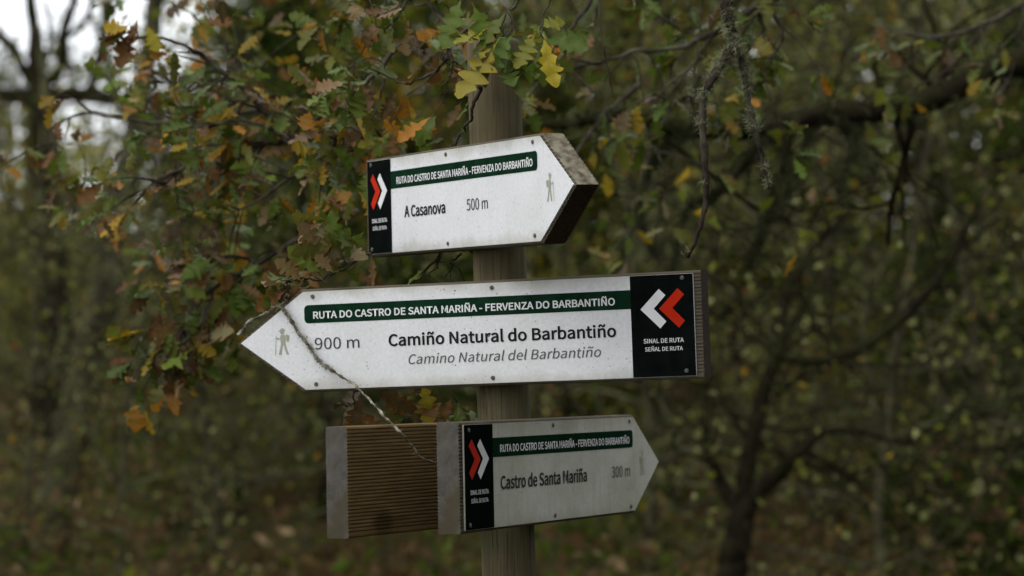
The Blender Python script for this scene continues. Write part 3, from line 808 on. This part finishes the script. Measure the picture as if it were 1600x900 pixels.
def lichen_twig(name, label, stems, radii, mat, tufts, tsize, rough=0.3, npt=40, tn=9, group=None):
    root = empty(name, tuple(at(*stems[0][0]))); inv = Matrix.Translation(-Vector(root.location))
    tb = Tubes(); LV, LF = [], []
    for st, (ra, rb), tl in zip(stems, radii, tufts):
        P = wiggle(curve_pts([at(*p) for p in st], npt), 0.0007)
        R = np.linspace(ra, rb, npt) * (1 + 0.35 * np.clip(rng.normal(0, .6, npt), -0.6, 1.4) * rough * 2)
        tb.add(P, R, 8, rough * 0.6)
        for (a, b, cnt) in tl:
            for _ in range(cnt):
                i = int(rng.uniform(a, b) * (npt - 1)); nn = unit(rng.normal(0, 1, 3))
                tuft(LV, LF, P[i] + nn * R[i] * .8, nn, tn, tsize * rng.uniform(.5, 1.3))
    o = link('stem', tb.mesh('stem', mat), root); o.matrix_parent_inverse = inv
    o = link('lichen', np_mesh('lichen', np.array(LV), np.array(LF), mats=M_lichen), root); o.matrix_parent_inverse = inv
    o['kind'] = 'stuff'
    return tag(root, label, 'twig', group)

def sp2(px, py, off):                                  # depth of a point `off` in front of the long sign's face
    d, n, k = frame(*S2[1:]); o = np.array(S2[0]) + n * off
    ray = RC @ np.array([(px - 800) / FPX, 1.0, (450 - py) / FPX])
    return (px, py, float(o @ n / (ray @ n)))
lichen_twig('dead_twig', 'pale lichened dead twig draped over the point of the long arrow sign',
            [[sp2(372, 524, -.012), sp2(392, 503, -.012), sp2(418, 490, -.006), sp2(438, 482, 0.008), sp2(452, 496, .012), sp2(470, 526, .011), sp2(484, 548, .011), sp2(497, 567, .012), sp2(520, 583, .016), sp2(545, 600, .03),
              (580, 634, 5.53), (612, 664, 5.41), (640, 694, 5.42), (660, 718, 5.44), (682, 724, 5.5)],
             [sp2(438, 482, .008), sp2(444, 470, .004), sp2(452, 462, -.01)]],
            [(0.0032, 0.0014), (0.0018, 0.0010)], M_twig_pale, [[(0.0, .25, 40), (.25, .58, 150), (.58, .96, 26)], [(0, 1, 5)]], 0.0075, 0.9, 130, 10)
lichen_twig('hanging_twig', 'forked dark twig with bushy grey lichen hanging clear of the thick limb',
            [[(1125, -60, 6.0), (1133, 0, 6.0), (1140, 40, 6.0), (1150, 75, 6.0)], [(1150, 70, 6.0), (1128, 95, 6.0), (1108, 130, 5.98), (1097, 165, 5.98), (1097, 220, 5.97), (1103, 290, 5.96), (1100, 335, 5.96), (1090, 370, 5.96), (1074, 403, 5.96)],
             [(1146, 60, 6.0), (1160, 110, 6.02), (1168, 160, 6.03), (1178, 200, 6.03), (1190, 245, 6.04), (1202, 295, 6.04)]],
            [(0.0125, .0085), (0.0105, 0.0036), (0.0085, 0.0032)], M_twig, [[(0, .45, 8), (.45, 1, 30)], [(0, .2, 34), (.2, .45, 24), (.45, 1, 6)], [(0, .35, 44), (.45, .6, 14), (.6, 1, 6)]], 0.019, 0.35, 50, 30)
for i, (st, lab) in enumerate([([(935, -40, 6.1), (937, 40, 6.1), (945, 90, 6.1), (957, 145, 6.1)], 'single bare hairlike twig dangling above the point of the topmost sign'),
                  ([(1100, -30, 7.2), (1092, 60, 7.2), (1083, 120, 7.2), (1088, 200, 7.2)], 'thin bare twig dangling beside the hanging lichen twigs')]):
    lichen_twig('bare_twig', lab, [st], [(0.0022, 0.0011)], M_twig, [[(0, 1, 3)]], 0.008, 0.2, 30, 4)

# ------------------------------------------------------------------ trees
def leaves_mesh(name, C, size, mat, tone, flat=0.4, lobed=False):
    """one small folded leaf (two triangles as a bent quad pair) at each centre"""
    n = len(C)
    d = rng.normal(0, 1, (n, 3)); d[:, 2] -= 0.4; d /= np.linalg.norm(d, axis=1, keepdims=True)
    u = rng.normal(0, 1, (n, 3)); s = np.cross(d, u); s /= np.linalg.norm(s, axis=1, keepdims=True) + 1e-9
    nn = np.cross(s, d)
    L = size * rng.uniform(0.6, 1.3, (n, 1)); W = L * rng.uniform(0.24, 0.36, (n, 1))
    V = np.stack([C, C + d * L * .55 + s * W + nn * W * .5, C + d * L, C + d * L * .55 - s * W + nn * W * .5, C + d * L * .5], 1).reshape(-1, 3)
    b = np.arange(n)[:, None] * 5
    F = np.concatenate([b + np.array([[0, 1, 4]]), b + np.array([[1, 2, 4]]), b + np.array([[2, 3, 4]]), b + np.array([[3, 0, 4]])], 1).reshape(-1, 3)
    return np_mesh(name, V, F, False, np.repeat(tone, 4), mat)

def grow(tb, start, d, ln, r, lev, tips, up=0.25, kids=(4, 6), sides=6, spread=0.9, rmin=0.0025):
    n = 7
    P = [np.asarray(start, float)]; v = unit(d)
    for i in range(n - 1):
        v = unit(v + rng.normal(0, 0.16, 3) + np.array([0, 0, up * 0.12])); P.append(P[-1] + v * ln / (n - 1))
    P = np.array(P); R = np.linspace(r, max(r * 0.45, rmin), n)
    tb.add(P, R, sides if lev > 1 else 4, 0.12)
    tips.append((lev, P))
    if lev == 0: return
    for k in range(int(rng.integers(*kids))):
        t = rng.uniform(0.3, 1.0); i = min(int(t * (n - 1)), n - 2)
        dv = unit(unit(P[i + 1] - P[i]) * 0.6 + rng.normal(0, 1, 3) * spread * np.array([1, 1, .7]) + np.array([0, 0, up]))
        grow(tb, P[i], dv, ln * rng.uniform(0.45, 0.7), max(R[i] * 0.55, rmin), lev - 1, tips, up, kids, sides, spread, rmin)

def scatter(tips, per, sig, levs=(0, 1)):
    C = []; T = []
    for lev, P in tips:
        if lev not in levs: continue
        q = P[-1] * 1.9; base = np.clip(0.42 + 0.2 * math.sin(q[0] + 1.3 * math.sin(q[2])) * math.cos(q[1] + q[2] * .7) + rng.normal(0, 0.09), 0, 0.8)
        m = rng.poisson(per)
        idx = rng.integers(1, len(P), m)
        C.append(P[idx] + rng.normal(0, sig, (m, 3)))
        T.append(np.clip(np.where(rng.random(m) < 0.1, rng.uniform(0.65, 1.0, m), rng.normal(base, .09, m)), 0, 1))
    return np.concatenate(C), np.concatenate(T)

def proto_tree(seed, h, r, lean, mat_bark, mat_leaf, per, leaf, levels=3, kids=(4, 6), up=0.3, low=0.22, nlimb=9, limb=0.42):
    global rng
    keep = rng; rng = np.random.default_rng(seed)
    tb = Tubes(); tips = []
    n = 12
    P = np.array([[0, 0, -0.3]] + [[lean[0] * t * t * h, lean[1] * t * t * h, t * h] for t in np.linspace(0.03, 1, n - 1)])
    P[1:] += np.cumsum(rng.normal(0, 0.035 * h / 6, (n - 1, 3)) * np.array([1, 1, 0]), axis=0)
    R = np.linspace(r, r * .25, n); R[0] *= 1.5; R[1] *= 1.15
    tb.add(P, R, 9, 0.08)
    for k in range(nlimb):
        t = low + (1 - low) * (k + rng.uniform(0, 1)) / nlimb
        i = min(int(t * (n - 1)), n - 2)
        a = rng.uniform(0, 2 * math.pi)
        dv = np.array([math.cos(a), math.sin(a), rng.uniform(0.0, 0.8)])
        grow(tb, P[i], dv, h * limb * (1.15 - 0.6 * t) * rng.uniform(.7, 1.2), R[i] * .5, levels - 1, tips, up, kids, rmin=0.004)
    C, T = scatter(tips, per, leaf * 1.1)
    out = (tb.mesh('trunk', mat_bark), leaves_mesh('crown', C, leaf, mat_leaf, T))
    rng = keep
    return out

PROTO = {
 'tall_oak': proto_tree(11, 7.5, .13, (.04, .02), M_bark, M_fol_green, 14, .085, kids=(5, 8), limb=.24, nlimb=14, low=.12),
 'leaning_oak': proto_tree(12, 6.5, .11, (.2, -.05), M_bark_lichen, M_fol_green, 13, .08, kids=(5, 8), low=.12, limb=.26, nlimb=12),
 'lichen_birch': proto_tree(13, 5.5, .07, (-.08, .05), M_bark_lichen, M_fol_grey, 5.5, .06, kids=(5, 8), low=.08, nlimb=13, limb=.3),
 'holly': proto_tree(14, 4.2, .06, (.02, .02), M_bark, M_fol_dark, 15, .07, kids=(5, 7), low=.06, nlimb=13, limb=.28),
 'hazel': proto_tree(15, 3.4, .035, (.15, 0), M_bark_lichen, M_fol_grey, 2.5, .05, kids=(5, 8), low=.05, nlimb=13, limb=.5),
}
TLAB = {'tall_oak': ('woodland_oak', 'tall dull green oak'), 'leaning_oak': ('leaning_oak', 'leaning oak with yellow flecked crown'),
        'lichen_birch': ('lichened_tree', 'slim grey lichened tree'), 'holly': ('holly_tree', 'dark evergreen holly'), 'hazel': ('hazel_shrub', 'low twiggy pale shrub')}
MARKS = [(-100, 'well beyond the crooked oak'), (120, 'beside the crooked oak'), (260, 'by the leaning lichen streaked trunk'), (450, 'behind the drooping brown oak branch'), (600, 'behind the point of the long sign'),
         (700, 'behind the grooved board'), (860, 'directly behind the post'), (1020, 'behind the point of the lowest sign'), (1100, 'between the post and the forked tree'), (1230, 'close behind the forked tree'), (1330, 'behind the curved limb of the forked tree'), (1440, 'past the twiggy limb of the forked tree'),
         (1560, 'below the middle of the thick mossy limb'), (1680, 'below the root of the thick mossy limb'), (9999, 'beyond the trunk of the mossy limbed oak')]
USED = {}
def plant(kind, x, y, s=1.0, rot=0.0, px=None):
    nm, lab = TLAB[kind]
    root = empty(nm, (x, y, float(terrain(x, y)) - 0.02)); root.rotation_euler = (0, 0, rot); root.scale = (s, s, s)
    link('trunk', PROTO[kind][0], root)
    c = link('crown', PROTO[kind][1], root); c['kind'] = 'stuff'
    cat = 'shrub' if kind == 'hazel' else 'tree'
    if px is None:
        return tag(root, lab + ' added unseen beside the path to cut sky light', cat, kind.replace('_', ' ') + ' trees added unseen round the path')
    lab += ' ' + next(m for lim, m in MARKS if px < lim)
    k = USED.get(lab, 0); USED[lab] = k + 1
    return tag(root, lab + ('', ', deeper in the wood', ', deepest in the wood')[k], cat, kind.replace('_', ' ') + ' trees in the background wood')

def px_x(px, y): return (px - 800) / FPX * y
FOREST = [  # kind, pixel column, distance, scale, rotation
 ('hazel', 1380, 15.0, 1.0, 0.4), ('hazel', 1540, 16.5, 1.1, 2.2), ('hazel', 1010, 17.0, 1.0, 4.0), ('lichen_birch', 1450, 18.0, .95, 1.0), ('lichen_birch', 1040, 20.0, 1.0, 2.6),
 ('holly', 1600, 18.0, 1.0, .5), ('holly', 500, 20.0, 1.0, 1.9), ('lichen_birch', 1280, 20.0, 1.1, 5.2), ('leaning_oak', 640, 21.0, 1.0, .3), ('tall_oak', 900, 22.0, .95, 1.3),
 ('hazel', 330, 18.0, .9, 3.3), ('hazel', 40, 17.5, .8, 5.1), ('hazel', 190, 15.5, .75, 1.1), ('lichen_birch', 330, 21.0, .55, 4.1), ('leaning_oak', 60, 26.0, .5, 2.1), ('leaning_oak', 1500, 23.0, 1.05, 3.5), ('tall_oak', 560, 25.0, 1.0, 4.4), ('holly', 740, 24.0, 1.15, 2.9),
 ('tall_oak', 1150, 26.0, 1.1, .2), ('holly', 320, 26.0, .6, 2.0), ('tall_oak', 1540, 28.0, 1.1, 5.5), ('lichen_birch', 900, 28.0, 1.3, 3.9), ('tall_oak', 640, 30.0, 1.15, .9),
 ('holly', 1080, 30.0, 1.3, 1.1), ('hazel', 160, 27.0, .9, 4.9), ('lichen_birch', 1320, 32.0, 1.4, 2.2), ('tall_oak', 1580, 33.0, 1.2, 1.8), ('tall_oak', 830, 35.0, 1.3, 2.7), ('tall_oak', 1250, 35.0, 1.3, 4.7),
 ('leaning_oak', 1720, 20.0, 1.0, 1.1), ('tall_oak', 1850, 26.0, 1.1, 3.0), ('tall_oak', -520, 24.0, 1.0, 3.1), ('hazel', -60, 24.0, .8, .6), ('leaning_oak', -600, 30.0, 1.0, 5.0), ('holly', 1800, 15.0, 1.0, 4.1),
 ('holly', 420, 30.0, 1.1, 5.3), ('lichen_birch', 420, 33.0, 1.25, .5),
]
for k, px, y, s, r in sorted(FOREST, key=lambda q: q[2]): plant(k, px_x(px, y), y, s, r, px)
for k, x, y, s, r in [('holly', 2.6, 5.2, .95, .3), ('tall_oak', 3.6, 3.0, .95, 1.7), ('holly', 3.0, 0.6, 1.0, 2.4), ('tall_oak', 3.4, -2.5, 1.0, 4.0), ('lichen_birch', 3.2, 8.0, 1.0, 5.0), ('tall_oak', 5.5, 6.0, 1.0, 5.6),
                      ('tall_oak', 0.8, -5.5, 1.0, 3.3), ('tall_oak', 4.2, 0.8, 1.15, 2.9), ('tall_oak', 3.1, 4.3, 1.0, 5.9), ('leaning_oak', 4.6, 4.4, 1.2, 2.5), ('tall_oak', 2.6, -0.9, 1.1, .4), ('tall_oak', 4.8, -1.2, 1.2, 1.4), ('holly', 2.2, 3.6, .8, 1.4), ('holly', 1.95, 2.2, .75, 3.9), ('holly', 2.0, 4.9, .8, 5.2), ('holly', 1.8, 0.4, .8, 2.1), ('tall_oak', -6.0, 12.0, 1.0, .7), ('leaning_oak', -6.5, 6.0, .9, 2.2)]:      # unseen trees added round the path to block sky light from the signs
    plant(k, x, y, s, r)

def hand_tree(name, label, limbs, mat, leafmat, per, leaf, twigs, cat='tree', group=None, sides=10, levels=1, tl=(.3, .8), rough=.1, ground=True, moss=0):
    """limbs: first is the trunk, polylines of (px, py, depth, radius)"""
    f0 = at(*limbs[0][0][:3])
    zz = float(terrain(f0[0], f0[1])) - 0.15
    root = empty(name, (f0[0], f0[1], zz if ground else f0[2])); inv = Matrix.Translation(-Vector(root.location))
    tips = []
    tw = Tubes()
    LV, LF = [], []
    for li, lb in enumerate(limbs):
        pts = [at(*q[:3]) for q in lb]; rad = [q[3] for q in lb]
        if li == 0 and ground:
            pts = [np.array([f0[0], f0[1], zz])] + pts; rad = [rad[0] * 1.25] + rad
        m = 8 * len(pts)
        P = wiggle(curve_pts(pts, m), rad[-1] * .12); R = np.interp(np.linspace(0, 1, m), np.linspace(0, 1, len(rad)), rad)
        tb = Tubes(); tb.add(P, R, sides, rough)
        o = link('trunk' if (li == 0 and ground) else 'limb', tb.mesh('limb', mat), root); o.matrix_parent_inverse = inv
        for k in range(twigs[li] if isinstance(twigs, (list, tuple)) else twigs):
            i = int(rng.uniform(.2, 1) * (m - 2))
            dv = unit(unit(P[i + 1] - P[i]) * .5 + rng.normal(0, .9, 3))
            grow(tw, P[i], dv, rng.uniform(*tl), min(R[i] * .4, .016), levels, tips, -.05, (2, 5), 5, .8, .0022)
        for k in range(int(moss * m / 8)):
            i = int(rng.integers(0, m)); nn = unit(rng.normal(0, 1, 3) + np.array([0, 0, .3]))
            tuft(LV, LF, P[i] + nn * R[i] * .9, nn, 14, .035 * rng.uniform(.5, 1.4))
    if tw.V:
        o = link('twigs', tw.mesh('twigs', mat), root); o.matrix_parent_inverse = inv; o['kind'] = 'stuff'
        if per:
            C, T = scatter(tips, per, leaf * 1.0)
            if len(C):
                o = link('crown', leaves_mesh('crown', C, leaf, leafmat, T), root); o.matrix_parent_inverse = inv; o['kind'] = 'stuff'
    if LV:
        o = link('moss', np_mesh('moss', np.array(LV), np.array(LF), mats=M_moss), root); o.matrix_parent_inverse = inv; o['kind'] = 'stuff'
    return tag(root, label, cat, group)

def moss_mat():
    m, N, L, out = new_mat('olive_limb_moss')
    n = noise(N, L, 12, 4, coords(N, L)); r = ramp(N, [(0.3, (0.02, 0.024, 0.009)), (0.7, (0.075, 0.08, 0.038))]); L.new(n.outputs[0], r.inputs[0])
    bsdf(N, L, out, r.outputs[0], 0.95, 0.05)
    return m
M_moss = moss_mat()

# the oak whose thick mossy limb crosses the wood; its trunk stands just outside the frame
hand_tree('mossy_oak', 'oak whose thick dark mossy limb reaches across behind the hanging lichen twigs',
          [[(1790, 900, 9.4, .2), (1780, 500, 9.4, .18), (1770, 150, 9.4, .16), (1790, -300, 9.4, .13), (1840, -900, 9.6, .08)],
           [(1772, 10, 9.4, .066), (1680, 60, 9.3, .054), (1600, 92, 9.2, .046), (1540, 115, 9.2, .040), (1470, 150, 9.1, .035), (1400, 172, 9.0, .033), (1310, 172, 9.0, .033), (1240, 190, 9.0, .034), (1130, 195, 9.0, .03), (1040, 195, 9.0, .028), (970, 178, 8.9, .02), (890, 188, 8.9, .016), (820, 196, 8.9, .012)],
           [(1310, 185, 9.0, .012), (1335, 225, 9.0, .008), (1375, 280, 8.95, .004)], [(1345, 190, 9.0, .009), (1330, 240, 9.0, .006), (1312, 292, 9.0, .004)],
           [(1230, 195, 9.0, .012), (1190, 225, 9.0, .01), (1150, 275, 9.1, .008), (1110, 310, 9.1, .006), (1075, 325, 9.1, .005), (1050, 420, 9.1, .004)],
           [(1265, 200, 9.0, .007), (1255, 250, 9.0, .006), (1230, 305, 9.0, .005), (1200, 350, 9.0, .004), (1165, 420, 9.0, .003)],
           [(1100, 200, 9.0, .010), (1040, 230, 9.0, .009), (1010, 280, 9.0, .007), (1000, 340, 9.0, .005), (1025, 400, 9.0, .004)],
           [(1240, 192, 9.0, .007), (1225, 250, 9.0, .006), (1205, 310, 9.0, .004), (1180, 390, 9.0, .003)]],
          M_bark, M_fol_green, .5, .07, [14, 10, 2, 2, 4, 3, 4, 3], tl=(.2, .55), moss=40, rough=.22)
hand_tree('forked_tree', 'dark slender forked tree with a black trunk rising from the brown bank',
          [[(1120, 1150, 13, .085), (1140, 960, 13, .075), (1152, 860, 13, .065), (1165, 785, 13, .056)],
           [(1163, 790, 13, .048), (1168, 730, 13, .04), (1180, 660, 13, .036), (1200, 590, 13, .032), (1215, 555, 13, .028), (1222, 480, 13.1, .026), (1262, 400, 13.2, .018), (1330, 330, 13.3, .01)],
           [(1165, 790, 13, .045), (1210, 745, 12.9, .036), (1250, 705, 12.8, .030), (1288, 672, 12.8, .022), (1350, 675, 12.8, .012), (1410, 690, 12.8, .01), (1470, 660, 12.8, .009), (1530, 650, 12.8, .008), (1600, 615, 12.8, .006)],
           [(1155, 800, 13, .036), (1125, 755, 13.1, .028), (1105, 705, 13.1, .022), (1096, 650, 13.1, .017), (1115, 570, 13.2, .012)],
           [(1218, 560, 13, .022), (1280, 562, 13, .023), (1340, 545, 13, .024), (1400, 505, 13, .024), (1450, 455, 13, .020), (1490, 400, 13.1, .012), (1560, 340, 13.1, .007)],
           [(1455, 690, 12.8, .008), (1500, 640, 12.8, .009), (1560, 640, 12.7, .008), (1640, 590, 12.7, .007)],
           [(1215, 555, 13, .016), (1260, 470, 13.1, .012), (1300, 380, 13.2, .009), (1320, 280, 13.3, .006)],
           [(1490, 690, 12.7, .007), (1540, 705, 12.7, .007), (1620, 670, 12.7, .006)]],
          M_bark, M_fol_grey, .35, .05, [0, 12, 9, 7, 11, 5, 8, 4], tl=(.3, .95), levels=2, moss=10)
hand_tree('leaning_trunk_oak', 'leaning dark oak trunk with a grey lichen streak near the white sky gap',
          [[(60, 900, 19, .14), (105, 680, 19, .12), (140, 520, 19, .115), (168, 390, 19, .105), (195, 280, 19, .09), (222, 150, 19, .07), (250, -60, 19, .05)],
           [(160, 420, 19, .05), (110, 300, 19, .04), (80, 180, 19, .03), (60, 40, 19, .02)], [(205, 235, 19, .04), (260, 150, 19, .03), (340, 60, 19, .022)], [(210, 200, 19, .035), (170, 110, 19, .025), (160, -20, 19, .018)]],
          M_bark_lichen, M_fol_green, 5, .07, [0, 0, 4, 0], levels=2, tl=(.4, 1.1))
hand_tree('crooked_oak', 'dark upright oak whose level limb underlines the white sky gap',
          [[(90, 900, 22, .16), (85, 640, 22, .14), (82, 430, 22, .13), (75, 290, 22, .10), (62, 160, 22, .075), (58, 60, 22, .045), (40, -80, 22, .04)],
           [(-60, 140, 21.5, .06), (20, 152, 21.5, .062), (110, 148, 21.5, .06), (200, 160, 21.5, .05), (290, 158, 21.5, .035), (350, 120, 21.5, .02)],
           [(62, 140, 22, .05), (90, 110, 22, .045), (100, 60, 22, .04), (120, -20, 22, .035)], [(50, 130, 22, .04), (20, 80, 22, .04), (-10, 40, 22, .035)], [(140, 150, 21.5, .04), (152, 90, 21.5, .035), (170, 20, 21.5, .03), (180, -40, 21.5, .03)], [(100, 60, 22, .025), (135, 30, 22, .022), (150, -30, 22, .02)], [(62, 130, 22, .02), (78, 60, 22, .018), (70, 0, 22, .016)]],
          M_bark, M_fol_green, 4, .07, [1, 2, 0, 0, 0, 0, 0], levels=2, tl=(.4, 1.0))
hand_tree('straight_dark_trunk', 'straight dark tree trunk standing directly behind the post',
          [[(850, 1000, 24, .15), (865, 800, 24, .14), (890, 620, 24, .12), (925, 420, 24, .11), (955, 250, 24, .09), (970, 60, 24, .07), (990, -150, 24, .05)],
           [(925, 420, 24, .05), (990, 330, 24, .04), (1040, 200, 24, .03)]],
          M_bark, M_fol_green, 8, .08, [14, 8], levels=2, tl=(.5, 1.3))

# ------------------------------------------------------------------ undergrowth, litter and the far wood
n = 34000
ux = rng.uniform(-1, 1, n); uy = rng.uniform(12.5, 34, n) ** 1.0
X = ux * (uy * 0.2 + 2.0); Y = uy
clump = 0.5 + 0.5 * np.sin(X * 2.1 + 1.3 * np.sin(Y * 1.1)) * np.cos(Y * 1.4 + X * .6)
Z = terrain(X, Y) + np.abs(rng.normal(0, 1, n)) * (0.10 + 0.5 * clump ** 1.5)
tone = np.clip(rng.normal(0.5, 0.12, n) + 0.3 * np.sin(X * 1.7 + 1.2 * np.sin(Y * .8)) * np.cos(Y * .9 - X * .5) + np.where(rng.random(n) < .06, .35, 0), 0, 1)
tag(link('undergrowth', leaves_mesh('undergrowth', np.stack([X, Y, Z], 1), 0.10, M_under, tone)), 'tangled brown bracken and bramble covering the bank', 'undergrowth', kind='stuff')
n = 24000
Y = rng.uniform(1, 30, n); X = rng.uniform(-1, 1, n) * (Y * .22 + 3)
tone = np.clip(rng.normal(0.55, 0.16, n), 0, 1)
tag(link('leaf_litter', leaves_mesh('leaf_litter', np.stack([X, Y, terrain(X, Y) + .01 + np.abs(rng.normal(0, .02, n))], 1), 0.09, M_under, tone)), 'fallen brown leaves lying over the woodland ground', 'leaf litter', kind='stuff')

def far_wood():
    C = []; T = []
    for _ in range(700):
        y = rng.uniform(38, 56); x = rng.uniform(-.36, .36) * y
        az = x / y
        # the canopy opens towards the light beyond the leaning trunks
        top = 9.0 if az > -0.105 else 6.4
        z = terrain(x, y) + rng.uniform(0, 1) * top
        el = (z - 1.6) / y
        if az < -0.112 and (el > 0.086 or (el > 0.06 and rng.random() < .2)): continue
        if .112 < az < .14 and el > .07 and rng.random() < .8: continue
        m = int(rng.integers(70, 140)); b = np.clip(rng.normal(.4, .17), 0, .75)
        C.append(np.array([x, y, z]) + rng.normal(0, 1, (m, 3)) * np.array([.75, .75, .5]))
        T.append(np.clip(np.where(rng.random(m) < .15, rng.uniform(.6, 1, m), rng.normal(b, .12, m)), 0, 1))
    return np.concatenate(C), np.concatenate(T)
C, T = far_wood()
tag(link('far_woodland', leaves_mesh('far_woodland', C, 0.2, M_fol_far, T)), 'far olive grey woodland closing the view', 'woodland', kind='stuff')
